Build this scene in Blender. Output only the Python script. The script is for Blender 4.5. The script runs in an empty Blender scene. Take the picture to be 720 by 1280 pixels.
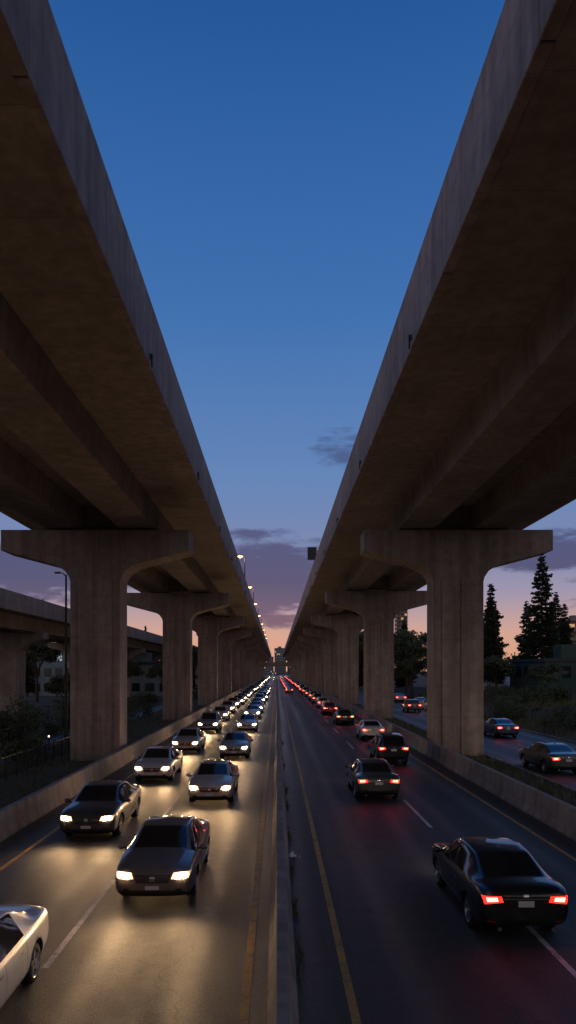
import bpy, bmesh, math, random
from mathutils import Vector, Matrix
from mathutils.bvhtree import BVHTree
R = random.Random(7)
S = bpy.context.scene
COL = S.collection
CAMH = 5.3
F = 900.0

def lin(c):
    c = c/255.0
    return c/12.92 if c <= 0.04045 else ((c+0.055)/1.055)**2.4
def srgb(r, g, b): return (lin(r), lin(g), lin(b), 1.0)

# ------------------------------------------------------------------ materials
def newmat(name):
    m = bpy.data.materials.new(name); m.use_nodes = True
    nt = m.node_tree
    return m, nt, nt.nodes['Principled BSDF']
def N(nt, t, **kw):
    n = nt.nodes.new(t)
    for k, v in kw.items(): setattr(n, k, v)
    return n
def simple(name, col, rough=0.6, metal=0.0, emis=None, es=0.0, coat=0.0, samp=False):
    m, nt, b = newmat(name)
    b.inputs['Base Color'].default_value = (*col, 1)
    b.inputs['Roughness'].default_value = rough
    b.inputs['Metallic'].default_value = metal
    b.inputs['Coat Weight'].default_value = coat
    if emis:
        b.inputs['Emission Color'].default_value = (*emis, 1)
        b.inputs['Emission Strength'].default_value = es
        if not samp:
            try: m.cycles.emission_sampling = 'NONE'
            except Exception: pass
    return m
def noise(nt, vec, scale, detail=4, rough=0.6):
    n = N(nt, 'ShaderNodeTexNoise'); n.inputs['Scale'].default_value = scale
    n.inputs['Detail'].default_value = detail; n.inputs['Roughness'].default_value = rough
    nt.links.new(vec, n.inputs['Vector']); return n.outputs['Fac']
def mapping(nt, src, scale):
    m = N(nt, 'ShaderNodeMapping'); m.inputs['Scale'].default_value = scale
    nt.links.new(src, m.inputs['Vector']); return m.outputs['Vector']
def ramp(nt, fac, stops, interp='LINEAR'):
    r = N(nt, 'ShaderNodeValToRGB'); r.color_ramp.interpolation = interp
    el = r.color_ramp.elements
    while len(el) < len(stops): el.new(0.5)
    for e, (p, c) in zip(el, stops):
        e.position = p; e.color = c if len(c) == 4 else (*c, 1)
    nt.links.new(fac, r.inputs['Fac']); return r.outputs['Color']
def mixc(nt, fac, a, b, mode='MIX'):
    m = N(nt, 'ShaderNodeMix', data_type='RGBA', blend_type=mode)
    if isinstance(fac, float): m.inputs[0].default_value = fac
    else: nt.links.new(fac, m.inputs[0])
    for i, v in ((6, a), (7, b)):
        if isinstance(v, tuple): m.inputs[i].default_value = v if len(v) == 4 else (*v, 1)
        else: nt.links.new(v, m.inputs[i])
    return m.outputs[2]
def math_(nt, op, a, b=None, clamp=False):
    m = N(nt, 'ShaderNodeMath', operation=op); m.use_clamp = clamp
    for i, v in ((0, a), (1, b)):
        if v is None: continue
        if isinstance(v, (int, float)): m.inputs[i].default_value = v
        else: nt.links.new(v, m.inputs[i])
    return m.outputs[0]
def bump(nt, b, h, strength, dist):
    n = N(nt, 'ShaderNodeBump'); n.inputs['Strength'].default_value = strength
    n.inputs['Distance'].default_value = dist
    nt.links.new(h, n.inputs['Height']); nt.links.new(n.outputs['Normal'], b.inputs['Normal'])

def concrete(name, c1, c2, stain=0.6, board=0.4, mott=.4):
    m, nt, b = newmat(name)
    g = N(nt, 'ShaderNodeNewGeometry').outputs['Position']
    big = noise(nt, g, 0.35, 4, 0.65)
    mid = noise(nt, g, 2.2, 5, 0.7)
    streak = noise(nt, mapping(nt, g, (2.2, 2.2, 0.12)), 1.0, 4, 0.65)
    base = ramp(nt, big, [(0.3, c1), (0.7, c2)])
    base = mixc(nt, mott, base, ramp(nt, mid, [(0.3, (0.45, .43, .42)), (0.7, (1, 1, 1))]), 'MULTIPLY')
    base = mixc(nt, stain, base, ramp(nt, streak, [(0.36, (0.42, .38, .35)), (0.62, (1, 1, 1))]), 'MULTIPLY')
    sx = N(nt, 'ShaderNodeSeparateXYZ'); nt.links.new(g, sx.inputs[0])
    for out, per in ((2, 2.4), (1, 3.05)):
        f = math_(nt, 'FRACT', math_(nt, 'DIVIDE', sx.outputs[out], per))
        line = math_(nt, 'LESS_THAN', f, 0.009)
        base = mixc(nt, math_(nt, 'MULTIPLY', line, board), base, (0.03, 0.027, 0.025))
    nt.links.new(base, b.inputs['Base Color'])
    b.inputs['Roughness'].default_value = 0.85
    b.inputs['Specular IOR Level'].default_value = 0.3
    bump(nt, b, noise(nt, g, 7, 4, .75), 0.5, 0.03)
    return m
M_CONC = concrete('weathered_concrete', (0.31, 0.25, 0.22), (0.46, 0.385, 0.34), .5, .4, .55)
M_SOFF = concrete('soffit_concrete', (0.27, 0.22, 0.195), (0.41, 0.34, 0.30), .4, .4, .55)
M_BARR = concrete('barrier_concrete', (0.30, 0.25, 0.21), (0.46, 0.40, 0.345), 0.5, .2, .6)

def asphalt(name, base1, base2, centre, period):
    m, nt, b = newmat(name)
    g = N(nt, 'ShaderNodeNewGeometry').outputs['Position']
    big = noise(nt, mapping(nt, g, (0.9, 0.04, 1)), 1.0, 4, 0.6)
    mid = noise(nt, g, 2.6, 5, 0.75)
    fine = noise(nt, g, 26, 3, 0.9)
    sx = N(nt, 'ShaderNodeSeparateXYZ'); nt.links.new(g, sx.inputs[0])
    ph = math_(nt, 'MULTIPLY', math_(nt, 'SUBTRACT', sx.outputs[0], centre), 2*math.pi/period)
    oil = math_(nt, 'POWER', math_(nt, 'MAXIMUM', math_(nt, 'COSINE', ph), 0.0), 3.0)
    whl = math_(nt, 'POWER', math_(nt, 'MAXIMUM', math_(nt, 'MULTIPLY', math_(nt, 'COSINE', math_(nt, 'MULTIPLY', ph, 2.0)), -1.0), 0.0), 2.0)
    c = ramp(nt, big, [(0.3, base1), (0.7, base2)])
    c = mixc(nt, 0.6, c, ramp(nt, mid, [(0.35, (0.5, .5, .5)), (0.65, (1, 1, 1))]), 'MULTIPLY')
    c = mixc(nt, 1.0, c, ramp(nt, fine, [(0.38, (0.25, .25, .25)), (0.64, (1.8, 1.8, 1.8))]), 'MULTIPLY')
    c = mixc(nt, math_(nt, 'MULTIPLY', math_(nt, 'MULTIPLY', oil, mid), 1.1, True), c, (0.018, 0.017, 0.017))
    c = mixc(nt, math_(nt, 'MULTIPLY', whl, 0.28), c, (0.10, 0.094, 0.088))
    vc = N(nt, 'ShaderNodeTexVoronoi', feature='DISTANCE_TO_EDGE'); vc.inputs['Scale'].default_value = 0.16
    dn = N(nt, 'ShaderNodeTexNoise'); dn.inputs['Scale'].default_value = 0.8; nt.links.new(g, dn.inputs['Vector'])
    va = N(nt, 'ShaderNodeVectorMath', operation='MULTIPLY_ADD')
    nt.links.new(dn.outputs['Color'], va.inputs[0]); va.inputs[1].default_value = (2.5, 2.5, 0); nt.links.new(g, va.inputs[2])
    nt.links.new(va.outputs[0], vc.inputs['Vector'])
    crack = math_(nt, 'LESS_THAN', vc.outputs['Distance'], 0.0035)
    c = mixc(nt, math_(nt, 'MULTIPLY', crack, 0.55), c, (0.012, 0.012, 0.012))
    nt.links.new(c, b.inputs['Base Color'])
    rr = N(nt, 'ShaderNodeMapRange'); rr.inputs[3].default_value = 0.44; rr.inputs[4].default_value = 0.64
    nt.links.new(math_(nt, 'MULTIPLY', math_(nt, 'ADD', big, mid), 0.5), rr.inputs[0])
    rr.inputs[1].default_value = 0.38; rr.inputs[2].default_value = 0.62
    nt.links.new(math_(nt, 'SUBTRACT', rr.outputs[0], math_(nt, 'MULTIPLY', whl, 0.08)), b.inputs['Roughness'])
    bump(nt, b, noise(nt, g, 30, 3, .9), 0.8, 0.025)
    return m
M_ASPH = asphalt('asphalt', (0.042, 0.039, 0.037), (0.074, 0.068, 0.063), -2.4, 3.45)
M_ASPHR = asphalt('asphalt_outbound', (0.040, 0.039, 0.037), (0.070, 0.067, 0.062), 3.2, 3.5)
M_ASPH2 = asphalt('asphalt_side', (0.055, 0.053, 0.05), (0.09, 0.086, 0.08), 15.1, 4.3)

def paintmat(name, col):
    m, nt, b = newmat(name)
    g = N(nt, 'ShaderNodeNewGeometry').outputs['Position']
    w = math_(nt, 'ADD', math_(nt, 'MULTIPLY', noise(nt, g, 2.0, 4, 0.7), 0.4), math_(nt, 'MULTIPLY', noise(nt, g, 30, 4, 0.8), 0.6))
    c = ramp(nt, w, [(0.38, (0.07, 0.06, 0.05)), (0.52, col)])
    nt.links.new(c, b.inputs['Base Color']); b.inputs['Roughness'].default_value = 0.6
    return m
M_YEL = paintmat('yellow_road_paint', (0.60, 0.32, 0.045))
M_WHT = paintmat('white_road_paint', (0.62, 0.60, 0.57))

def groundmat():
    m, nt, b = newmat('ground_soil')
    g = N(nt, 'ShaderNodeNewGeometry').outputs['Position']
    a = noise(nt, g, 0.25, 4, 0.7); f = noise(nt, g, 9, 4, 0.8)
    c = ramp(nt, a, [(0.35, (0.05, 0.055, 0.03)), (0.6, (0.10, 0.085, 0.06))])
    c = mixc(nt, 0.6, c, ramp(nt, f, [(0.3, (0.3, .3, .3)), (0.7, (1.3, 1.3, 1.3))]), 'MULTIPLY')
    nt.links.new(c, b.inputs['Base Color']); b.inputs['Roughness'].default_value = 0.95
    bump(nt, b, f, 0.8, 0.08)
    return m
M_GROUND = groundmat()
def foliage(name, c1, c2):
    m, nt, b = newmat(name)
    g = N(nt, 'ShaderNodeNewGeometry').outputs['Position']
    c = ramp(nt, noise(nt, g, 1.1, 3, 0.7), [(0.35, c1), (0.65, c2)])
    nt.links.new(c, b.inputs['Base Color']); b.inputs['Roughness'].default_value = 0.7
    return m
M_LEAF = foliage('foliage', (0.03, 0.05, 0.02), (0.09, 0.11, 0.04))
M_NEED = foliage('needles', (0.02, 0.035, 0.02), (0.05, 0.07, 0.035))
M_GRASS = foliage('dry_grass', (0.06, 0.07, 0.025), (0.16, 0.14, 0.06))
M_BARK = simple('bark', (0.07, 0.05, 0.035), 0.9)
M_METAL = simple('galvanised_metal', (0.16, 0.16, 0.165), 0.5, 0.6)
M_DARKM = simple('dark_metal', (0.03, 0.03, 0.032), 0.5, 0.5)
M_LAMP = simple('sodium_lens', (0.8, 0.5, 0.3), 0.4, 0, (1.0, 0.40, 0.13), 9)
M_WIN_LIT = simple('lit_window', (0.5, 0.4, 0.3), 0.4, 0, (1.0, 0.50, 0.20), 0.5)
M_BOLL = simple('bollard_lens', (0.5, 0.4, 0.3), 0.4, 0, (1.0, 0.75, 0.5), 2.5)
M_WIN_COOL = simple('lit_window_cool', (0.5, 0.5, 0.5), 0.4, 0, (0.75, 0.9, 1.0), 0.35)
M_WIN_DK = simple('window_glass', (0.02, 0.025, 0.03), 0.1)
def wallmat(name, c):
    m, nt, b = newmat(name)
    g = N(nt, 'ShaderNodeNewGeometry').outputs['Position']
    n1 = noise(nt, g, 0.8, 4, 0.7)
    cc = mixc(nt, 0.5, (*c, 1), ramp(nt, n1, [(0.3, (0.5, .5, .5)), (0.7, (1.1, 1.1, 1.1))]), 'MULTIPLY')
    nt.links.new(cc, b.inputs['Base Color']); b.inputs['Roughness'].default_value = 0.8
    return m
M_WALLB = wallmat('blue_grey_cladding', (0.20, 0.25, 0.30))
M_WALLG = wallmat('green_cladding', (0.04, 0.08, 0.065))
M_WALLT = wallmat('tan_render', (0.26, 0.20, 0.17))
M_TENT = wallmat('white_canvas', (0.7, 0.72, 0.75))
M_ROOF = simple('roof_felt', (0.05, 0.05, 0.055), 0.9)

# car materials
def carpaint():
    m, nt, b = newmat('car_paint')
    oi = N(nt, 'ShaderNodeObjectInfo')
    g = N(nt, 'ShaderNodeTexCoord').outputs['Object']
    d = noise(nt, g, 3.0, 4, 0.7)
    c = mixc(nt, 0.35, oi.outputs['Color'], ramp(nt, d, [(0.35, (0.6, .58, .55)), (0.6, (1, 1, 1))]), 'MULTIPLY')
    nt.links.new(c, b.inputs['Base Color'])
    b.inputs['Metallic'].default_value = 0.3; b.inputs['Roughness'].default_value = 0.36
    b.inputs['Coat Weight'].default_value = 1.0; b.inputs['Coat Roughness'].default_value = 0.05
    return m
C_PAINT = carpaint()
C_GLASS = simple('car_glass', (0.012, 0.013, 0.015), 0.06, 0, coat=0.5)
C_BLACK = simple('black_plastic', (0.012, 0.012, 0.012), 0.55)
C_RUB = simple('tyre_rubber', (0.018, 0.018, 0.018), 0.85)
C_RIM = simple('alloy_rim', (0.42, 0.42, 0.44), 0.3, 0.9)
C_CHR = simple('chrome', (0.6, 0.6, 0.62), 0.15, 1.0)
C_PLATE = simple('number_plate', (0.6, 0.6, 0.62), 0.5)
C_HEAD = simple('headlamp_bulb', (0.9, 0.85, 0.7), 0.3, 0, (1.0, 0.74, 0.45), 85, samp=True)
C_HLENS = simple('headlamp_lens', (0.5, 0.45, 0.4), 0.15, 0, (1.0, 0.60, 0.28), 2.4)
C_TAIL = simple('tail_lamp', (0.5, 0.02, 0.02), 0.25, 0, (1.0, 0.02, 0.012), 3.0)
C_TAILB = simple('tail_lamp_bulb', (0.7, 0.05, 0.04), 0.25, 0, (1.0, 0.055, 0.035), 26, samp=True)
C_AMB = simple('rear_reflector', (0.4, 0.02, 0.01), 0.3)

# ------------------------------------------------------------------ mesh builder
class MB:
    def __init__(s): s.v = []; s.f = []; s.m = []; s.mats = []; s.sm = []
    def mi(s, mat):
        if mat not in s.mats: s.mats.append(mat)
        return s.mats.index(mat)
    def add(s, verts, faces, mat, smooth=False):
        o = len(s.v); s.v += [tuple(p) for p in verts]; k = s.mi(mat)
        for f in faces:
            s.f.append(tuple(i+o for i in f)); s.m.append(k); s.sm.append(smooth)
    def box(s, x0, x1, y0, y1, z0, z1, mat):
        v = [(x0,y0,z0),(x1,y0,z0),(x1,y1,z0),(x0,y1,z0),(x0,y0,z1),(x1,y0,z1),(x1,y1,z1),(x0,y1,z1)]
        s.add(v, [(0,3,2,1),(4,5,6,7),(0,1,5,4),(1,2,6,5),(2,3,7,6),(3,0,4,7)], mat)
    def prism(s, prof, y0, y1, mat):
        n = len(prof)
        v = [(x, y0, z) for x, z in prof] + [(x, y1, z) for x, z in prof]
        f = [tuple(range(n)), tuple(range(2*n-1, n-1, -1))]
        f += [(i, i+n, (i+1) % n+n, (i+1) % n) for i in range(n)]
        s.add(v, f, mat)
    def tube(s, p0, p1, r0, r1, mat, n=8, smooth=True, cap=True):
        p0, p1 = Vector(p0), Vector(p1); d = (p1-p0).normalized()
        a = d.orthogonal().normalized(); b = d.cross(a)
        v = []
        for p, r in ((p0, r0), (p1, r1)):
            for i in range(n):
                t = 2*math.pi*i/n; v.append(p+(a*math.cos(t)+b*math.sin(t))*r)
        s.add(v, [(i, (i+1) % n, (i+1) % n+n, i+n) for i in range(n)], mat, smooth)
        if cap: s.add(v, [tuple(range(n-1, -1, -1)), tuple(range(n, 2*n))], mat)
    def ell(s, c, r, mat, nu=10, nv=7):
        v = []; f = []
        for j in range(nv+1):
            ph = math.pi*j/nv
            for i in range(nu):
                t = 2*math.pi*i/nu
                v.append((c[0]+r[0]*math.sin(ph)*math.cos(t), c[1]+r[1]*math.sin(ph)*math.sin(t), c[2]+r[2]*math.cos(ph)))
        for j in range(nv):
            for i in range(nu):
                f.append((j*nu+i, (j+1)*nu+i, (j+1)*nu+(i+1) % nu, j*nu+(i+1) % nu))
        s.add(v, f, mat, True)
    def mesh(s, name):
        me = bpy.data.meshes.new(name); me.from_pydata(s.v, [], s.f)
        for m in s.mats: me.materials.append(m)
        me.polygons.foreach_set('material_index', s.m)
        me.polygons.foreach_set('use_smooth', s.sm)
        me.update(); return me
    def obj(s, name, loc=(0,0,0), bevel=0, parent=None, fixn=True):
        me = s.mesh(name)
        if fixn:
            bm = bmesh.new(); bm.from_mesh(me); bmesh.ops.recalc_face_normals(bm, faces=bm.faces[:]); bm.to_mesh(me); bm.free()
        return place(name, me, loc, bevel=bevel, parent=parent)
def place(name, me, loc=(0,0,0), rotz=0, scale=1, bevel=0, parent=None):
    o = bpy.data.objects.new(name, me); COL.objects.link(o)
    o.location = loc; o.rotation_euler = (0, 0, rotz)
    o.scale = (scale,)*3 if not isinstance(scale, tuple) else scale
    if bevel:
        b = o.modifiers.new('bevel', 'BEVEL'); b.width = bevel; b.segments = 2; b.limit_method = 'ANGLE'; b.angle_limit = math.radians(35)
    if parent: o.parent = parent
    return o
def empty(name, loc=(0,0,0)):
    o = bpy.data.objects.new(name, None); COL.objects.link(o); o.location = loc; o.empty_display_size = 0.5
    return o

# ------------------------------------------------------------------ ground & roads
b = MB(); b.add([(-2500,-600,0),(2500,-600,0),(2500,4000,0),(-2500,4000,0)], [(0,1,2,3)], M_GROUND); b.obj('ground')
def sheet(name, x0, x1, y0, y1, z, mat):
    m = MB(); m.add([(x0,y0,z),(x1,y0,z),(x1,y1,z),(x0,y1,z)], [(0,1,2,3)], mat); return m.obj(name)
YF = 900
sheet('road', -8.75, 0.0, -60, YF, 0.004, M_ASPH)
sheet('road', 0.0, 9.5, -60, YF, 0.004, M_ASPHR)
sheet('frontage_road', 13.0, 21.6, -60, YF, 0.004, M_ASPH2)
sheet('footpath', -17.6, -15.6, -60, 300, 0.004, M_ASPH2)
mk = MB()
def strip(x, w, y0, y1, mat, z=0.008): mk.add([(x-w/2,y0,z),(x+w/2,y0,z),(x+w/2,y1,z),(x-w/2,y1,z)], [(0,1,2,3)], mat)
strip(-0.50, 0.15, -40, 700, M_YEL); strip(-7.35, 0.13, -40, 700, M_YEL)
strip(1.20, 0.14, -40, 700, M_YEL); strip(8.35, 0.13, -40, 700, M_YEL)
for k in range(-3, 45):
    y = 12.8 + k*12.2
    strip(-4.12, 0.12, y, y+5.4, M_WHT)
    y = 24.2 + k*12.2
    strip(5.2, 0.12, y, y+5.2, M_WHT)
    strip(17.3, 0.1, y, y+3, M_YEL)
mk.obj('road_markings')
kb = MB()
for x0, x1 in ((12.85, 13.0), (21.6, 21.75)):
    for i in range(-6, 90):
        kb.box(x0, x1, i*4.0, i*4.0+3.985, 0, 0.13, M_BARR)
kb.obj('kerb', bevel=0.015)
def jersey(name, xc, h, wb, wt, y0, y1, seg=6.0, one=None):
    m = MB(); y = y0
    while y < y1:
        L = seg-0.02
        p = [(xc-wb/2, 0), (xc+wb/2, 0), (xc+wb/2, 0.08), (xc+wt/2+0.05, 0.3), (xc+wt/2, h), (xc-wt/2, h), (xc-wt/2-0.05, 0.3), (xc-wb/2, 0.08)]
        m.prism(p, y, y+L, M_BARR); y += seg
    return m.obj(name, bevel=0.015)
jersey('concrete_barrier', 0.09, 0.88, 0.48, 0.20, -30, 420)
jersey('concrete_barrier', -8.75, 0.86, 0.5, 0.22, -30, 420)
jersey('concrete_barrier', 9.5, 0.92, 0.5, 0.24, -30, 420)

# ------------------------------------------------------------------ viaducts
def viaduct(sg, k, z0, spacing, npier):
    H = lambda h: CAMH + h*k
    root = empty('concrete_viaduct')
    y0, y1 = -70, z0+spacing*(npier-0.5)
    def P(pts):
        q = [(sg*x*k, z) for x, z in pts]
        return q if sg > 0 else q[::-1]
    hb = H(8.2)
    g = MB()
    ys = [y0]+[z0+spacing*i for i in range(-2, npier)]+[y1]
    ys = sorted(set([y for y in ys if y0 <= y <= y1]))
    for a, c in zip(ys[:-1], ys[1:]):
        for xb in (7.15, 11.5):
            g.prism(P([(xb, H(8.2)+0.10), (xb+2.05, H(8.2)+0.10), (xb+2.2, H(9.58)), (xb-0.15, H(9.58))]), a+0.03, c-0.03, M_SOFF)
        for yy in (a+0.05, c-0.55):
            g.box(min(sg*9.4*k, sg*11.3*k), max(sg*9.4*k, sg*11.3*k), yy, yy+0.5, H(8.45), H(9.57), M_SOFF)
    g.obj('girders', bevel=0.03, parent=root)
    d = MB()
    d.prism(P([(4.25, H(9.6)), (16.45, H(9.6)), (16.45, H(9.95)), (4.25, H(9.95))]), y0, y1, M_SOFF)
    d.obj('deck_slab', parent=root)
    pr = MB(); y = y0; seg = spacing/5
    while y < y1-1:
        L = seg-0.025
        pr.prism(P([(3.98, H(9.55)), (4.25, H(9.55)), (4.33, H(10.2)), (4.22, H(11.7)), (3.98, H(11.7))]), y, y+L, M_CONC)
        pr.prism(P([(16.45, H(9.55)), (16.7, H(9.55)), (16.7, H(11.7)), (16.45, H(11.7))]), y, y+L, M_CONC)
        y += seg
    pr.obj('parapets', bevel=0.03, parent=root)
    pm = MB()
    xc = 10.6
    for i in range(-2, npier):
        yc = z0+spacing*i
        r = [(1.45, 0), (1.45, hb-3.0*k), (1.52, hb-2.75*k), (1.75, hb-2.4*k), (2.15, hb-2.12*k), (2.65, hb-1.95*k), (5.5, hb-1.2*k), (5.5, hb)]
        prof = [(xc+x, z) for x, z in r] + [(xc-x, z) for x, z in r[::-1]]
        pm.prism(P(prof), yc-1.05, yc+1.05, M_CONC)
        for fy in (-1, 1):
            ya, yb = sorted((yc+fy*1.052, yc+fy*1.13))
            for xa, xb in ((-1.0, -0.12), (0.12, 1.0)):
                pm.prism(P([(xc+xa, 0), (xc+xb, 0), (xc+xb, hb-2.9*k), (xc+xa, hb-2.9*k)]), ya, yb, M_CONC)
        for xb in (7.6, 8.7, 11.95, 13.1):
            pm.box(sg*xb*k-0.25, sg*xb*k+0.25, yc-0.6, yc+0.6, hb, hb+0.10, M_DARKM)
    pm.obj('piers', bevel=0.07, parent=root)
    br = MB()
    i = 0; y = 9.0
    while y < y1-20:
        x = sg*(3.98*k)
        br.box(min(x, x-sg*0.10), max(x, x-sg*0.10), y, y+0.08, H(9.75), H(9.9), M_DARKM)
        br.tube((x-sg*0.07, y+0.04, H(9.8)), (x-sg*0.07, y+0.04, H(9.5)), 0.03, 0.03, M_DARKM)
        y += 13.5
    br.obj('drain_spouts', parent=root)
    return root
viaduct(-1, 1.0, 43.0, 34.0, 15)
viaduct(1, 1.06, 45.5, 34.0, 15)

root = empty('concrete_overpass')
m = MB()
m.prism([(-26.3, 11.2), (-26.0, 11.2), (-26.0, 13.1), (-26.25, 13.1)], -40, 520, M_CONC)
m.prism([(-36.3, 11.2), (-36.0, 11.2), (-36.0, 13.1), (-36.3, 13.1)], -40, 520, M_CONC)
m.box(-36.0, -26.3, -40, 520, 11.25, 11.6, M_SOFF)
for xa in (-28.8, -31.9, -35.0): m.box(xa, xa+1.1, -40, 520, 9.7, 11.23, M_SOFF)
m.obj('deck', bevel=0.03, parent=root)
m = MB()
for i in range(-1, 16):
    yc = 52+i*31
    m.prism([(-36, 9.65), (-36, 8.9), (-33.2, 8.2), (-32.6, 7.6), (-32.4, 0), (-29.4, 0), (-29.2, 7.6), (-28.6, 8.2), (-26.6, 8.9), (-26.6, 9.65)], yc-1, yc+1, M_CONC)
m.obj('piers', bevel=0.06, parent=root)

root = empty('road_bridge')
m = MB()
m.box(-70, 70, 382, 392, 7.4, 8.6, M_CONC)
m.box(-70, 70, 381.4, 381.98, 8.0, 9.7, M_CONC)
for x in (-42, -12.6, 11.5, 42): m.box(x, x+1.0, 384, 390, 0, 7.38, M_CONC)
m.obj('bridge_deck', parent=root)

# ------------------------------------------------------------------ cars
def build_car(kind):
    if kind == 'sedan':
        st = [
            (-2.36, .76, .44, .84, .90, .52, 0), (-2.31, .86, .33, .97, 1.03, .62, 0), (-2.10, .90, .25, 1.035, 1.09, .67, 0),
            (-1.80, .915, .21, 1.035, 1.10, .69, 0), (-1.66, .92, .20, 1.025, 1.125, .69, 1), (-0.86, .93, .19, .99, 1.42, .61, 1), (-0.45, .93, .18, .975, 1.47, .62, 1),
            (0.05, .93, .18, .965, 1.48, .625, 1), (0.42, .93, .18, .96, 1.445, .61, 1), (1.20, .925, .18, .975, 1.06, .74, 1), (1.36, .92, .18, .965, 1.025, .74, 0),
            (1.82, .91, .19, .915, .97, .69, 0), (2.12, .89, .20, .86, .91, .66, 0), (2.28, .845, .22, .77, .81, .60, 0), (2.36, .74, .32, .63, .67, .50, 0)]
        wsi = (8, 9); rwi = (4, 5); side = (5, 9); wy = (-1.40, 1.42); wr_ = 0.335
        glz = 0.71; tz = 0.88
    else:
        st = [
            (-2.24, .74, .50, .95, 1.02, .55, 0), (-2.20, .85, .40, 1.08, 1.16, .64, 1), (-2.02, .90, .32, 1.10, 1.40, .62, 1), (-1.82, .92, .30, 1.09, 1.60, .62, 1),
            (-1.2, .935, .27, 1.07, 1.665, .64, 1), (-0.5, .94, .26, 1.05, 1.69, .65, 1), (0.1, .94, .26, 1.04, 1.685, .65, 1), (0.42, .94, .26, 1.03, 1.63, .63, 1),
            (1.08, .935, .26, 1.02, 1.12, .75, 1), (1.22, .93, .26, 1.0, 1.08, .74, 0), (1.8, .92, .27, .97, 1.03, .69, 0), (2.08, .89, .28, .91, .965, .64, 0), (2.22, .83, .31, .80, .85, .56, 0), (2.28, .72, .42, .66, .72, .47, 0)]
        wsi = (7, 8); rwi = (1, 3); side = (3, 8); wy = (-1.32, 1.36); wr_ = 0.37
        glz = 0.79; tz = 0.98
    verts = []; rings = []
    for (y, w, zb, be, tp, wr, gr) in st:
        h = [(0, zb), (.80*w, zb), (.95*w, zb+.09), (w, zb+.42*(be-zb)), (.985*w, be-.10), (.93*w, be)]
        if gr: h += [(wr, tp-.055), (wr*.90, tp-.018), (0, tp)]
        else: h += [(.80*w, tp-.02), (.62*w, tp), (0, tp+.015)]
        ring = []
        full = h + [(-x, z) for x, z in h[-2:0:-1]]
        for x, z in full:
            ring.append(len(verts)); verts.append((x, y, z))
        rings.append(ring)
    n = 16; mats = [C_PAINT, C_GLASS, C_BLACK]; faces = []; mi = []
    for i in range(len(rings)-1):
        for j in range(n):
            a, c = rings[i], rings[i+1]; j2 = (j+1) % n
            faces.append((a[j], a[j2], c[j2], c[j]))
            seg = j if j < 8 else 15-j
            k = 0
            if seg == 0 or seg == 1: k = 2
            if seg == 5 and side[0] <= i < side[1]: k = 1
            if seg == 7 and (wsi[0] <= i < wsi[1] or rwi[0] <= i < rwi[1]): k = 1
            mi.append(k)
    for ri, fl in ((0, False), (len(rings)-1, True)):
        r = rings[ri]
        cap = [(r[0], r[1], r[15])] + [(r[j], r[j+1], r[15-j], r[16-j]) for j in range(1, 7)] + [(r[7], r[8], r[9])]
        for f in cap: faces.append(f if fl else f[::-1]); mi.append(0)
    me = bpy.data.meshes.new('tmp'); me.from_pydata(verts, [], faces)
    for q in mats: me.materials.append(q)
    me.polygons.foreach_set('material_index', mi)
    bm = bmesh.new(); bm.from_mesh(me); bmesh.ops.recalc_face_normals(bm, faces=bm.faces[:])
    cl = bm.edges.layers.float.get('crease_edge') or bm.edges.layers.float.new('crease_edge')
    bm.verts.ensure_lookup_table()
    for i in range(len(rings)-1):
        for j, cv in ((5, .75), (11, .75), (6, .55), (10, .55), (4, .25), (12, .25), (7, .4), (9, .4)):
            e = bm.edges.get((bm.verts[rings[i][j]], bm.verts[rings[i+1][j]]))
            if e: e[cl] = cv
    for i in (wsi[0], wsi[1], rwi[0], rwi[1]):
        for j in range(5, 11):
            e = bm.edges.get((bm.verts[rings[i][j]], bm.verts[rings[i][j+1]]))
            if e: e[cl] = 0.5
    bm.to_mesh(me); bm.free()
    o = bpy.data.objects.new('tmp', me); COL.objects.link(o)
    ss = o.modifiers.new('s', 'SUBSURF'); ss.levels = 2; ss.render_levels = 2
    cut = MB()
    for y in wy:
        for sx in (-1, 1):
            cut.tube((sx*0.60, y, wr_+.01), (sx*1.2, y, wr_+.01), wr_+.055, wr_+.055, C_BLACK, 28, False)
    co = cut.obj('cut')
    bo = o.modifiers.new('b', 'BOOLEAN'); bo.object = co; bo.operation = 'DIFFERENCE'; bo.solver = 'EXACT'
    try: bo.material_mode = 'TRANSFER'
    except Exception: pass
    dg = bpy.context.evaluated_depsgraph_get()
    me2 = bpy.data.meshes.new_from_object(o.evaluated_get(dg))
    bpy.data.objects.remove(o); bpy.data.objects.remove(co)
    vs = [v.co.copy() for v in me2.vertices]
    polys = [tuple(p.vertices) for p in me2.polygons]
    bvh = BVHTree.FromPolygons(vs, polys)
    c = MB()
    c.v = [tuple(v) for v in vs]; c.f = polys
    nb = me2.materials
    c.m = [c.mi(nb[p.material_index]) for p in me2.polygons]; c.sm = [True]*len(polys)
    def patch(ax, sg, q, mat, nu=8, nv=4, off=0.008, lim=1.98):
        vv = []; bad = set()
        for j in range(nv+1):
            t = j/nv
            for i in range(nu+1):
                s_ = i/nu
                a = Vector(q[0]).lerp(Vector(q[1]), s_); d = Vector(q[3]).lerp(Vector(q[2]), s_); p = a.lerp(d, t)
                if ax == 'y': og = Vector((p.x, sg*4, p.y)); dr = Vector((0, -sg, 0))
                else: og = Vector((sg*3, p.x, p.y)); dr = Vector((-sg, 0, 0))
                hit = bvh.ray_cast(og, dr)
                if hit[0] is None or (ax == 'y' and abs(hit[0].y) < lim): bad.add(len(vv)); vv.append(Vector((0, 0, .5)))
                else: vv.append(hit[0]-dr*off)
        ff = [(j*(nu+1)+i, j*(nu+1)+i+1, (j+1)*(nu+1)+i+1, (j+1)*(nu+1)+i) for j in range(nv) for i in range(nu)]
        c.add(vv, [f for f in ff if not any(k in bad for k in f)], mat, True)
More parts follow.
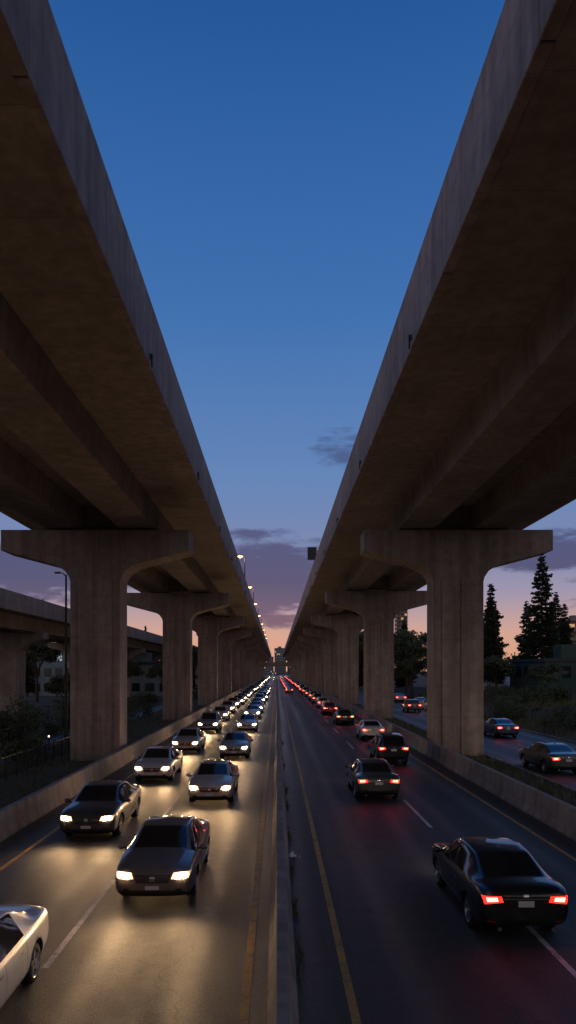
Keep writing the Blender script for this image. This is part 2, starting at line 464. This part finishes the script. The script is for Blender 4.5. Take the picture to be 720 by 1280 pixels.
    z = glz; dz = glz-.71
    for s_ in (-1, 1):
        patch('y', 1, [(s_*.42, z-.07), (s_*.80, z-.055), (s_*.85, z+.085), (s_*.47, z+.06)], C_HLENS, 10, 5, .006)
        patch('y', 1, [(s_*.52, z-.058), (s_*.74, z-.05), (s_*.76, z+.065), (s_*.54, z+.055)], C_HEAD, 2, 2, .022)
        patch('y', 1, [(s_*.50, .36+dz), (s_*.66, .36+dz), (s_*.66, .43+dz), (s_*.52, .43+dz)], C_BLACK, 4, 2, .008)
        patch('y', -1, [(s_*.44, tz-.08), (s_*.80, tz-.12), (s_*.84, tz+.035), (s_*.48, tz+.035)], C_TAIL, 10, 5, .010)
        patch('y', -1, [(s_*.54, tz-.06), (s_*.75, tz-.075), (s_*.77, tz+.010), (s_*.56, tz+.015)], C_TAILB, 2, 1, .020)
        patch('y', -1, [(s_*.58, .40), (s_*.74, .41), (s_*.74, .44), (s_*.58, .43)], C_AMB, 4, 2, .01)
        top = 0.90+dz
        for y in (-0.86, 0.08, 1.02):
            patch('x', s_, [(y-.006, .30+dz), (y+.006, .30+dz), (y+.006, top), (y-.006, top)], C_BLACK, 1, 8, .003)
        patch('x', s_, [(-.86, .30+dz), (1.02, .30+dz), (1.02, .312+dz), (-.86, .312+dz)], C_BLACK, 10, 1, .003)
        for y in (-0.70, 0.24):
            patch('x', s_, [(y, .80+dz), (y+.17, .80+dz), (y+.17, .825+dz), (y, .825+dz)], C_CHR, 3, 1, .025)
        c.ell((s_*1.0, .90, 1.02+dz), (.10, .075, .068), C_PAINT)
        c.tube((s_*.86, .90, .975+dz), (s_*.97, .91, 1.005+dz), .02, .025, C_BLACK, 6)
    patch('y', 1, [(-.36, z-.16), (.36, z-.16), (.40, z+.015), (-.40, z+.015)], C_BLACK, 8, 3, .006)
    for t in (.035, .075, .115, .15):
        patch('y', 1, [(-.37, z-.16+t), (.37, z-.16+t), (.37, z-.150+t), (-.37, z-.150+t)], C_CHR, 8, 1, .012)
    patch('y', 1, [(-.06, z-.115), (.06, z-.115), (.06, z+.0), (-.06, z+.0)], C_CHR, 3, 3, .018)
    patch('y', 1, [(-.56, .26+dz), (.56, .26+dz), (.46, .39+dz), (-.46, .39+dz)], C_BLACK, 8, 3, .008)
    patch('y', 1, [(-.155, .405+dz), (.155, .405+dz), (.155, .495+dz), (-.155, .495+dz)], C_PLATE, 3, 2, .022)
    patch('y', -1, [(-.155, tz-.17), (.155, tz-.17), (.155, tz-.05), (-.155, tz-.05)], C_PLATE, 3, 2, .016)
    patch('y', -1, [(-.44, tz-.03), (.44, tz-.03), (.44, tz-.005), (-.44, tz-.005)], C_CHR, 8, 1, .012)
    patch('y', -1, [(-.05, tz+.01), (.05, tz+.01), (.05, tz+.07), (-.05, tz+.07)], C_CHR, 3, 3, .016)
    patch('y', -1, [(-.60, tz-.235), (.60, tz-.235), (.60, tz-.223), (-.60, tz-.223)], C_BLACK, 8, 1, .004)
    patch('y', -1, [(-.60, .36+dz*.5), (.60, .36+dz*.5), (.56, .46+dz*.5), (-.56, .46+dz*.5)], C_BLACK, 8, 2, .008)
    for s_ in (-1, 1): c.tube((s_*.52, -2.22, .29+dz*.6), (s_*.52, -2.39, .29+dz*.6), .04, .04, C_CHR, 10)
    c.ell((0, -.62, st[5][4]+.03), (.02, .09, .035), C_PAINT, 8, 5)
    for x0 in (-.45, .12): c.tube((x0, st[wsi[1]][0]-.03, st[wsi[1]][4]+.005), (x0+.42, st[wsi[1]][0]-.21, st[wsi[1]][4]+.095), .008, .006, C_BLACK, 5)
    for y in wy:
        for sx in (-1, 1):
            prof = [(.62, wr_-.10), (.66, wr_-.02), (.68, wr_), (.84, wr_), (.875, wr_-.025), (.885, wr_-.10)]
            nn = 26; vv = []
            for (x, r) in prof:
                for i in range(nn):
                    t = 2*math.pi*i/nn; vv.append((sx*x, y+r*math.cos(t), wr_+r*math.sin(t)))
            c.add(vv, [(j*nn+i, j*nn+(i+1) % nn, (j+1)*nn+(i+1) % nn, (j+1)*nn+i) for j in range(len(prof)-1) for i in range(nn)], C_RUB, True)
            vv = []
            for (x, r) in ((.885, wr_-.10), (.87, wr_-.115), (.80, wr_-.125)):
                for i in range(nn):
                    t = 2*math.pi*i/nn; vv.append((sx*x, y+r*math.cos(t), wr_+r*math.sin(t)))
            c.add(vv, [(j*nn+i, j*nn+(i+1) % nn, (j+1)*nn+(i+1) % nn, (j+1)*nn+i) for j in range(2) for i in range(nn)], C_RIM, True)
            c.add([(sx*.80, y+(wr_-.12)*math.cos(2*math.pi*i/nn), wr_+(wr_-.12)*math.sin(2*math.pi*i/nn)) for i in range(nn)], [tuple(range(nn))], C_BLACK)
            for q in range(5):
                t = 2*math.pi*q/5+.3; dv = Vector((0, math.cos(t), math.sin(t))); pv = Vector((0, -math.sin(t), math.cos(t)))
                o_ = Vector((0, y, wr_)); pts = []
                for rr, ww, xx in ((.03, .045, .865), (wr_-.115, .03, .875)):
                    for sgn in (-1, 1):
                        pts.append(o_+dv*rr+pv*ww*sgn+Vector((sx*xx, 0, 0)))
                pts += [p-Vector((sx*.03, 0, 0)) for p in pts]
                c.add(pts, [(0, 1, 3, 2), (0, 2, 6, 4), (1, 3, 7, 5)], C_RIM)
            c.ell((sx*.862, y, wr_), (.02, .05, .05), C_RIM, 8, 6)
    return c.mesh(kind+'_car')
ME_SED = build_car('sedan'); ME_SUV = build_car('suv')

GREYS = {'black': (.010,.010,.012), 'dkgrey': (.07,.067,.07), 'brown': (.17,.14,.12), 'silver': (.54,.52,.50), 'white': (.80,.79,.77),
         'beige': (.50,.44,.37), 'blue': (.03,.06,.13), 'red': (.42,.02,.02), 'grey': (.28,.28,.29)}
SPOT_E = 125
def car(x, y, toward, col, kind='sedan', yaw=0, spot=0, sc=1.0):
    me = ME_SED if kind == 'sedan' else ME_SUV
    o = place('sedan_car' if kind == 'sedan' else 'suv_car', me, (x, y, 0.006), (math.pi if toward else 0)+yaw, sc)
    o.color = (*GREYS[col], 1)
    if spot:
        for sx in ((-1, 1) if spot == 2 else (0,)):
            L = bpy.data.lights.new('headlight_beam', 'SPOT'); L.energy = SPOT_E*(1 if spot == 2 else 2.4)
            L.color = (1.0, 0.60, 0.28); L.spot_size = math.radians(130); L.spot_blend = 1.0; L.shadow_soft_size = 0.06
            lo = bpy.data.objects.new('headlight_beam', L); COL.objects.link(lo)
            lo.parent = o; lo.location = (sx*.62, 2.42, .71); lo.rotation_euler = (math.radians(90+6), 0, 0)
    return o
car(-4.95, 10.8, True, 'white', yaw=0.02, spot=0)
car(-2.78, 18.4, True, 'brown', spot=2, yaw=0.0)
car(-5.9, 24.6, True, 'dkgrey', spot=2)
car(-2.62, 30.4, True, 'beige', spot=2)
car(-5.85, 36.0, True, 'silver', spot=2)
car(-2.55, 45.0, True, 'grey', spot=1)
car(-5.8, 47.8, True, 'beige', spot=1, kind='sedan')
car(-5.8, 62.6, True, 'grey', spot=1, kind='suv')
car(-2.55, 63.4, True, 'silver', spot=1)
cols = ['silver', 'grey', 'silver', 'white', 'black', 'beige', 'dkgrey', 'silver', 'beige', 'white']
for lane, y0 in ((-5.9, 77.0), (-2.5, 80.0)):
    y = y0; i = 0
    while y < 520:
        car(lane+R.uniform(-.25, .25), y, True, R.choice(cols), R.choice(['sedan', 'sedan', 'suv']), spot=1 if y < 180 else 0)
        y += R.uniform(9.5, 15)
car(4.83, 16.3, False, 'black')
car(4.10, 31.2, False, 'dkgrey', 'sedan')
car(6.5, 42.2, False, 'black', 'suv')
car(7.2, 56, False, 'white')
car(6.6, 71.6, False, 'black', 'sedan')
car(6.3, 87, False, 'red')
for lane, y0 in ((6.4, 102.0), (3.0, 168.0)):
    y = y0
    while y < 520:
        car(lane+R.uniform(-.2, .2), y, False, R.choice(cols+['red']), R.choice(['sedan', 'sedan', 'suv']))
        y += R.uniform(12, 20)
car(14.6, 38.5, False, 'dkgrey', yaw=0.03)
car(17.9, 58, False, 'blue')
car(17.2, 92, False, 'dkgrey', 'suv')
car(15.0, 108, True, 'silver')
for y, c_ in ((83, 'grey'), (96, 'white'), (103, 'black'), (121, 'silver'), (134, 'red')): car(20.5, y, False, c_, R.choice(['sedan', 'suv']))

# ------------------------------------------------------------------ street furniture
def lamp(y, light=True):
    m = MB()
    xb, zt = -4.10, CAMH+14.6
    m.tube((xb, y, CAMH+11.7), (xb, y, zt-.3), .08, .05, M_DARKM)
    m.tube((xb, y, zt-.3), (xb-.2, y, zt), .045, .04, M_DARKM)
    m.tube((xb-.2, y, zt), (xb-.35, y, zt+.03), .04, .04, M_DARKM)
    m.ell((xb-.58, y, zt+.06), (.34, .18, .10), M_DARKM)
    m.ell((xb-.58, y, zt-.03), (.32, .18, .16), M_LAMP)
    o = m.obj('street_lamp')
    if light:
        L = bpy.data.lights.new('lamp_light', 'POINT'); L.energy = 200; L.color = (1, .55, .22); L.shadow_soft_size = .15
        lo = bpy.data.objects.new('lamp_light', L); COL.objects.link(lo); lo.location = (xb-.58, y, zt-.45); lo.parent = o
for y in (92, 126, 158, 192, 226, 260, 294, 328): lamp(y, y < 200)

m = MB()
m.box(3.45, 4.35, 79.8, 80.2, CAMH+12.3, CAMH+13.6, M_DARKM)
m.box(3.4, 4.4, 79.7, 79.79, CAMH+12.25, CAMH+13.65, M_DARKM)
m.tube((4.9, 80.1, CAMH+12.0), (4.9, 80.1, CAMH+13.9), .08, .08, M_DARKM)
m.tube((5.2, 80.25, CAMH+12.6), (3.5, 80.25, CAMH+12.6), .05, .05, M_DARKM)
m.tube((5.2, 80.25, CAMH+13.3), (3.5, 80.25, CAMH+13.3), .05, .05, M_DARKM)
m.obj('traffic_sign')
def pole(x, y, h, arm):
    m = MB(); m.tube((x, y, 0), (x, y, h), .13, .07, M_DARKM, 10); m.tube((x, y, 0), (x, y, .4), .2, .2, M_DARKM, 8)
    m.tube((x, y, h-.1), (x+arm, y, h+.15), .05, .04, M_DARKM); m.box(*sorted((x+arm-.1, x+arm+.55*(1 if arm > 0 else -1))), y-.12, y+.12, h+.10, h+.22, M_DARKM)
    m.obj('lamp_post')
pole(-16.1, 55, 12.6, -.3); pole(13.9, 93, 7.4, 1.0); pole(-22, 88, 11, -1.2); pole(22.6, 120, 9, -1.4)
m = MB()
for i in range(0, 19):
    y = 24+i*1.5; m.box(-13.03, -12.97, y-.03, y+.03, 0, 1.25, M_DARKM)
for z in (.2, 1.12): m.box(-13.02, -12.98, 24, 51, z, z+.045, M_DARKM)
y = 24.15
while y < 51:
    m.box(-13.01, -12.99, y-.008, y+.008, .24, 1.12, M_DARKM); y += .15
m.obj('metal_railing')
for i, (x, y) in enumerate(((-15.2, 48), (-15.2, 53.5), (-15.2, 61))):
    m = MB(); m.tube((x, y, 0), (x, y, .85), .06, .06, M_DARKM); m.tube((x, y, .85), (x, y, .97), .055, .055, M_BOLL); m.tube((x, y, .97), (x, y, 1.02), .08, .06, M_DARKM)
    m.obj('bollard_light')
m = MB()
for q in range(4):
    c0 = Vector((.52+R.uniform(-.12, .12), 20.3+R.uniform(-.4, .4), .07)); vv = []
    for i in range(9): vv.append(c0+Vector((R.uniform(-.11, .11), R.uniform(-.11, .11), R.uniform(-.06, .1))))
    bm = bmesh.new()
    for p in vv: bm.verts.new(p)
    bmesh.ops.convex_hull(bm, input=bm.verts[:]); bm.verts.index_update()
    m.add([v.co[:] for v in bm.verts], [tuple(v.index for v in f.verts) for f in bm.faces], M_TENT); bm.free()
m.obj('litter')

# ------------------------------------------------------------------ vegetation
def leafquad(m, p, s, mat, flat=0.0):
    a = Vector((R.gauss(0, 1), R.gauss(0, 1), R.gauss(0, 1)*(1-flat))).normalized(); b_ = a.orthogonal().normalized()
    b_ = (Matrix.Rotation(R.uniform(0, 6.28), 3, a) @ b_); a2 = a.cross(b_)
    l = s*R.uniform(.6, 1.4); w = l*.45
    m.add([p-b_*l, p+a2*w, p+b_*l, p-a2*w], [(0, 1, 2, 3)], mat)
def cloud(m, c, r, n, s, mat):
    for _ in range(n):
        d = Vector((R.gauss(0, 1), R.gauss(0, 1), R.gauss(0, 1))).normalized()*(R.random()**.45)
        leafquad(m, Vector((c[0]+d.x*r[0], c[1]+d.y*r[1], c[2]+d.z*r[2])), s, mat)
def conifer(h, rad, dens=1.0):
    m = MB(); m.tube((0, 0, 0), (0, 0, h*.97), h*.013+.06, .02, M_BARK, 8)
    z = h*.08; ph = 0
    while z < h*.985:
        t = (z/h); env = rad*(1-t)**.8*(0.80+.30*math.sin(z*1.9)*math.sin(z*.63+1)) + .15
        nb = max(5, int(8*dens))
        for k in range(nb):
            ph += 2.39996; L = env*R.uniform(.5, 1.15)
            if R.random() < .14: continue
            d = Vector((math.cos(ph), math.sin(ph), 0)); up = .25-.55*(1-t)
            p0 = Vector((0, 0, z+R.uniform(-.25, .25)))
            tip = p0+d*L+Vector((0, 0, L*up*.6))
            m.add([p0+Vector((0, 0, .04)), p0-Vector((0, 0, .04)), tip], [(0, 1, 2)], M_BARK)
            side = Vector((-d.y, d.x, 0)); ns = max(5, int(L*4.2*dens))
            for i in range(ns):
                u = (i+R.random())/ns; q = p0.lerp(tip, .12+.88*u); q.z -= .35*L*u*(1-u)
                w = (.22+.52*math.sin(math.pi*min(1, .15+.9*(1-u))))*min(1.0, L*.6)
                for sd in (-1, 1):
                    e = q+side*sd*w*R.uniform(.6, 1.2)+d*w*.5-Vector((0, 0, w*R.uniform(.1, .7)))
                    g = (d*.13+Vector((0, 0, .10)))*R.uniform(.7, 1.6)
                    m.add([q-g, q+g, e+g*.4, e-g*.5], [(0, 1, 2, 3)], M_NEED)
        z += h*.0145*R.uniform(.8, 1.3)+.06
    return m.mesh('pine_tree')
def broadleaf(h, rad):
    m = MB(); th = h*.35
    m.tube((0, 0, 0), (0, 0, th), h*.022+.05, h*.016, M_BARK, 8)
    for k in range(9):
        a = k*2.4; e = R.uniform(.45, .95)
        tip = Vector((math.cos(a)*rad*.65*R.uniform(.5, 1), math.sin(a)*rad*.65*R.uniform(.5, 1), th+(h-th)*e*.85))
        mid = Vector((tip.x*.35, tip.y*.35, th+(tip.z-th)*.5))
        m.tube((0, 0, th*.9), mid, h*.010, h*.007, M_BARK, 6); m.tube(mid, tip, h*.007, .02, M_BARK, 6)
        for q in range(4):
            c0 = tip+Vector((R.uniform(-1, 1)*rad*.35, R.uniform(-1, 1)*rad*.35, R.uniform(-.5, 1)*rad*.25))
            rr = rad*R.uniform(.18, .36); cloud(m, c0, (rr, rr, rr*.7), 130, .22, M_LEAF)
    return m.mesh('tree')
def bush(rad, h):
    m = MB()
    for k in range(7):
        a = R.uniform(0, 6.28); rr = rad*R.uniform(.3, .5)
        c0 = (math.cos(a)*rad*.5, math.sin(a)*rad*.5, h*R.uniform(.25, .7))
        m.tube((0, 0, 0), c0, .03, .01, M_BARK, 5)
        cloud(m, c0, (rr, rr, h*.32), 190, .09, M_LEAF)
    return m.mesh('bush')
P1, P2 = conifer(26, 5.2, 1.1), conifer(22, 4.2)
for x, y, s, me, r in ((47.5, 129, 1.04, P1, 0), (39.0, 131, .98, P2, 1), (43, 150, .72, P2, 2), (36.2, 140, .80, P2, 3), (56, 140, .85, P2, 1.7), (51, 125, .45, P2, 4),
                       (-62, 190, .95, P1, 2), (-52, 150, .9, P2, 1), (-42, 172, .95, P2, .4), (-30.5, 215, 1.0, P2, 4), (31, 175, .7, P1, 4.4), (62, 160, .9, P1, 3),
                       (27.5, 185, .62, P1, 1), (34, 190, .8, P2, 5), (25, 205, .75, P2, 3), (-22, 180, .7, P2, 2), (37.5, 126, .84, P2, 2.5), (52, 150, .78, P1, .6)):
    place('pine_tree', me, (x, y, 0), r, s)
B1, B2 = broadleaf(11, 4.2), broadleaf(8.5, 3.6)
for x, y, s, me, r in ((27, 150, 1.15, B1, 0), (31, 168, 1.4, B1, 2), (25.5, 190, 1.5, B1, 4), (36, 118, .9, B2, 1), (33, 140, 1.1, B2, 3), (42, 112, .8, B2, 5), (24.5, 132, .9, B2, 2.2),
                       (-21, 74, .62, B2, 3), (-23.5, 108, .9, B2, 1), (-20.5, 130, .8, B2, 5), (-40, 120, 1.1, B1, 0), (-44, 96, .9, B2, 3), (29, 210, 1.6, B1, 1), (52, 112, 1.0, B2, 1.2),
                       (29, 128, .85, B1, 2.9), (24.2, 165, 1.1, B1, 1.2), (26, 230, 1.6, B1, 3), (46, 101, .62, B1, 2), (38, 155, 1.3, B1, 5), (-22, 155, 1.0, B1, 2), (-23, 200, 1.2, B1, 0), (37, 100, .6, B1, 4)):
    place('tree', me, (x, y, 0), r, s)
U1, U2, U3 = bush(1.3, 1.5), bush(.9, 1.0), bush(1.9, 2.4)
for i in range(26):
    x = R.uniform(-24, -13.8); y = R.uniform(40, 130)
    if -17.9 < x < -15.2: x -= 3.2
    place('bush', R.choice([U1, U2, U3]), (x, y, 0), R.uniform(0, 6), R.uniform(.7, 1.4))
for x, y, s in ((-19.5, 55, 1.3), (-20.5, 60, 1.4), (-18.9, 46, 1.0), (-14.3, 58, .8), (-14.5, 68, .9), (-19, 70, 1.6)): place('bush', U3, (x, y, 0), x, s)
for i in range(60):
    x = R.uniform(22.6, 36); y = R.uniform(48, 125)
    place('bush', R.choice([U1, U2, U3, U3]), (x, y, (x-22)*.12), R.uniform(0, 6), R.uniform(.6, 1.3))
bk = MB(); nx, ny = 14, 50; vv = []
for j in range(ny+1):
    for i in range(nx+1):
        x = 21.9+i*2.0; y = 20+j*3.0
        vv.append((x, y, .02+min(1.8, (x-21.9)*.22)*(.75+.25*math.sin(y*.21+x*.4)) + (R.uniform(-.08, .08) if 0 < i else 0)))
bk.add(vv, [(j*(nx+1)+i, j*(nx+1)+i+1, (j+1)*(nx+1)+i+1, (j+1)*(nx+1)+i) for j in range(ny) for i in range(nx)], M_GROUND, True)
bk.obj('grass_bank')
g = MB()
def blade(x, y, z, h):
    a = R.uniform(0, 6.28); w = .02+h*.03; dx, dy = math.cos(a)*w, math.sin(a)*w
    g.add([(x-dx, y-dy, z), (x+dx, y+dy, z), (x+R.uniform(-.4, .4)*h, y+R.uniform(-.4, .4)*h, z+h)], [(0, 1, 2)], M_GRASS)
for _ in range(9000):
    x = R.uniform(-15.5, -9.2) if R.random() < .6 else R.uniform(-25, -17.7); y = 22+80*R.random()**1.3; blade(x, y, 0, R.uniform(.12, .4))
for _ in range(5000): blade(R.uniform(9.9, 12.8), 26+70*R.random()**1.3, 0, R.uniform(.12, .4))
for _ in range(16000):
    x = 22+R.random()*14; y = 36+90*R.random()**1.2; blade(x, y, .0+min(1.8, (x-21.9)*.22)*.8, R.uniform(.2, .75))
for _ in range(500):
    c0 = R.choice([13.2, 15.9, 19.1, 22.8, 28.0, 31.5, 40, 52]); blade(.37+abs(R.gauss(0, .05)), c0+R.gauss(0, .5), .004, R.uniform(.03, .10))
g.obj('grass')
t = MB()
for _ in range(150):
    sd = R.choice((-1, 1)); y = R.uniform(250, 620); x = sd*R.uniform(24 if sd > 0 else 40, 120+y*.45); hh = R.uniform(7, 15)
    t.tube((x, y, 0), (x, y, hh*.6), .25, .1, M_BARK, 5)
    if R.random() < .35:
        for q in range(170):
            u = R.random()**.7; a = R.uniform(0, 6.28); rr = (1-u)*hh*.2*R.random()**.5
            leafquad(t, Vector((x+math.cos(a)*rr, y+math.sin(a)*rr, 1.5+u*hh*1.3)), .7, M_NEED)
    else:
        for q in range(6):
            r0 = hh*R.uniform(.16, .28)
            cloud(t, (x+R.uniform(-.3, .3)*hh, y, hh*R.uniform(.35, .85)), (r0, r0, r0*.8), 42, .7, M_LEAF)
t.obj('tree_line')

# ------------------------------------------------------------------ buildings
def building(name, x0, x1, y0, y1, h, wall, storeys, bays, lit=.2, litmat=M_WIN_LIT, pent=True, balc=False):
    root = empty(name, (0, 0, 0))
    w = MB(); w.box(x0, x1, y0, y1, 0, h, wall); w.box(x0-.2, x1+.2, y0-.2, y1+.2, h+.003, h+.5, M_ROOF)
    if pent: w.box(x0+(x1-x0)*.3, x0+(x1-x0)*.6, y0+2, y0+5, h+.503, h+2.6, wall)
    w.obj('walls', parent=root)
    g = MB(); fh = h/storeys
    def rows(a, b_, fn):
        bw = (b_-a)/bays
        for s in range(storeys):
            for k in range(bays):
                mt = litmat if R.random() < lit else M_WIN_DK
                fn(a+(k+.2)*bw, a+(k+.8)*bw, s*fh+fh*.3, s*fh+fh*.8, mt)
    def front(a, b_, z0, z1, mt):
        g.box(a-.06, b_+.06, y0-.06, y0-.003, z0-.06, z1+.06, M_ROOF); g.box(a, b_, y0-.09, y0-.062, z0, z1, mt)
    rows(x0, x1, front)
    sx = x0 if x0 > 0 else x1; sg = -1 if x0 > 0 else 1
    def sd(a, b_, z0, z1, mt):
        g.box(*sorted((sx+sg*.003, sx+sg*.06)), a-.06, b_+.06, z0-.06, z1+.06, M_ROOF); g.box(*sorted((sx+sg*.062, sx+sg*.09)), a, b_, z0, z1, mt)
    rows(y0, y1, sd)
    if balc:
        for s in range(1, storeys): g.box(x0-.8, x1+.8, y0-1.2, y0-.1, s*fh-.12, s*fh, M_CONC)
    g.obj('windows', parent=root)
building('office_building', -58, -42, 150, 168, 9.5, M_WALLB, 3, 7, .08, M_WIN_COOL)
building('warehouse', -34, -22, 150, 172, 6.5, M_WALLB, 2, 4, .1)
building('warehouse', 39.5, 50, 106, 122, 6.6, M_WALLG, 2, 5, .0)
building('apartment_building', 98, 116, 250, 268, 22, M_WALLT, 7, 6, .3, balc=True)
building('high_rise', 100, 109, 600, 612, 60, M_WALLT, 18, 3, .08, balc=True)
building('office_building', 24, 33, 232, 250, 11, M_WALLT, 3, 4, .2)
building('office_building', -20, -4, 900, 920, 22, M_WALLB, 9, 8, .05)
building('office_building', -3, 12, 940, 955, 34, M_WALLB, 11, 6, .05)
building('office_building', 14, 30, 960, 980, 20, M_WALLT, 7, 6, .08)
building('apartment_building', -120, -90, 420, 440, 30, M_WALLT, 9, 8, .1)
m = MB()
for x0 in (35.5, 39.0):
    x1 = x0+3.2; y0, y1 = 124, 129; xm = (x0+x1)/2; ym = (y0+y1)/2
    if x0 > 38: y0 += .5
    m.box(x0, x1, y0, y1, 0, 2.6, M_TENT)
    m.add([(x0-.2, y0-.2, 2.6), (x1+.2, y0-.2, 2.6), (x1+.2, y1+.2, 2.6), (x0-.2, y1+.2, 2.6), (xm, ym, 4.2)], [(0, 1, 4), (1, 2, 4), (2, 3, 4), (3, 0, 4)], M_TENT)
m.obj('marquee_tent')

# ------------------------------------------------------------------ world
W = bpy.data.worlds.new('World'); S.world = W; W.use_nodes = True
nt = W.node_tree; nt.nodes.clear()
tc = N(nt, 'ShaderNodeTexCoord').outputs['Generated']
sp = N(nt, 'ShaderNodeSeparateXYZ'); nt.links.new(tc, sp.inputs[0])
zz = math_(nt, 'MAXIMUM', sp.outputs['Z'], 0.0)
sky = ramp(nt, zz, [(0.0, srgb(224, 160, 124)), (.05, srgb(210, 164, 148)), (.10, srgb(160, 150, 174)), (.155, srgb(122, 136, 176)),
                    (.26, srgb(98, 134, 186)), (.44, srgb(64, 114, 178)), (.68, srgb(36, 88, 154)), (1.0, srgb(24, 62, 122))])
def dirmask(az, el, w, h, seed, thr):
    a = math.radians(az); e = math.radians(el)
    c = (math.sin(a)*math.cos(e), math.cos(a)*math.cos(e), math.sin(e))
    s = N(nt, 'ShaderNodeVectorMath', operation='SUBTRACT'); nt.links.new(tc, s.inputs[0]); s.inputs[1].default_value = c
    m = N(nt, 'ShaderNodeVectorMath', operation='MULTIPLY'); nt.links.new(s.outputs[0], m.inputs[0]); m.inputs[1].default_value = (1/math.radians(w), 1/math.radians(w), 1/math.radians(h))
    l = N(nt, 'ShaderNodeVectorMath', operation='LENGTH'); nt.links.new(m.outputs[0], l.inputs[0])
    fall = math_(nt, 'SUBTRACT', 1.0, l.outputs['Value'])
    v = math_(nt, 'ADD', math_(nt, 'MULTIPLY', fall, .9), NZ)
    r = N(nt, 'ShaderNodeMapRange', interpolation_type='SMOOTHSTEP'); nt.links.new(v, r.inputs[0]); r.inputs[1].default_value = thr; r.inputs[2].default_value = thr+.6
    return math_(nt, 'MULTIPLY', r.outputs[0], math_(nt, 'GREATER_THAN', fall, -.3))
mp = N(nt, 'ShaderNodeMapping'); mp.inputs['Scale'].default_value = (7, 7, 26)
nt.links.new(tc, mp.inputs['Vector'])
NZ = math_(nt, 'MULTIPLY', math_(nt, 'SUBTRACT', noise(nt, mp.outputs[0], 2.2, 6, .62), .5), 2.6)
tot = None
for a in ((-1.2, 7.2, 7.5, 2.8, 0, -.32), (5.0, 16.6, 3.2, 1.5, 3, .0), (-2, 10.6, 4.0, .8, 9, .1), (-20, 7.6, 10, 2.3, 5, -.15), (22, 8.6, 8, 1.8, 7, .0), (1.0, 4.0, 6, .8, 14, .0), (27, 5.0, 6, .7, 14, .0)):
    k = dirmask(*a); tot = k if tot is None else math_(nt, 'MAXIMUM', tot, k)
cl = ramp(nt, zz, [(0, srgb(124, 96, 112)), (.12, srgb(76, 76, 112)), (.3, srgb(72, 92, 138))])
sky = mixc(nt, math_(nt, 'MULTIPLY', tot, .9), sky, cl)
bk_ = N(nt, 'ShaderNodeMapRange'); nt.links.new(sp.outputs['Y'], bk_.inputs[0]); bk_.inputs[1].default_value = .25; bk_.inputs[2].default_value = -.6
back_fill = ramp(nt, zz, [(0, (.50, .41, .37)), (.35, (.45, .38, .36)), (1, (.13, .15, .22))])  # warm, brighter sky behind camera, added as fill for camera-facing piers and cars
sky = mixc(nt, math_(nt, 'MULTIPLY', bk_.outputs[0], .9), sky, back_fill)
ns = N(nt, 'ShaderNodeTexSky', sky_type='NISHITA'); ns.sun_disc = False; ns.sun_elevation = math.radians(0.5); ns.sun_rotation = math.radians(0)
bg = N(nt, 'ShaderNodeBackground'); nt.links.new(sky, bg.inputs['Color']); bg.inputs['Strength'].default_value = .97
bg2 = N(nt, 'ShaderNodeBackground'); nt.links.new(ns.outputs[0], bg2.inputs['Color']); bg2.inputs['Strength'].default_value = .004
ad = N(nt, 'ShaderNodeAddShader'); nt.links.new(bg.outputs[0], ad.inputs[0]); nt.links.new(bg2.outputs[0], ad.inputs[1])
wo = N(nt, 'ShaderNodeOutputWorld'); nt.links.new(ad.outputs[0], wo.inputs['Surface'])
sl = bpy.data.lights.new('sun', 'SUN'); sl.energy = .06; sl.angle = math.radians(12); sl.color = (1, .75, .6)
so = bpy.data.objects.new('sun', sl); COL.objects.link(so); so.rotation_euler = (math.radians(-87), 0, 0)

cam = bpy.data.cameras.new('camera'); co = bpy.data.objects.new('camera', cam); COL.objects.link(co)
co.location = (0, 0, CAMH); co.rotation_euler = (math.radians(90), 0, 0)
cam.sensor_fit = 'AUTO'; cam.sensor_width = 36; cam.lens = F/1280*36
cam.shift_y = 198/1280; cam.shift_x = 14/1280
cam.clip_start = .1; cam.clip_end = 6000
S.camera = co
S.view_settings.view_transform = 'Standard'; S.view_settings.look = 'None'; S.view_settings.exposure = 0
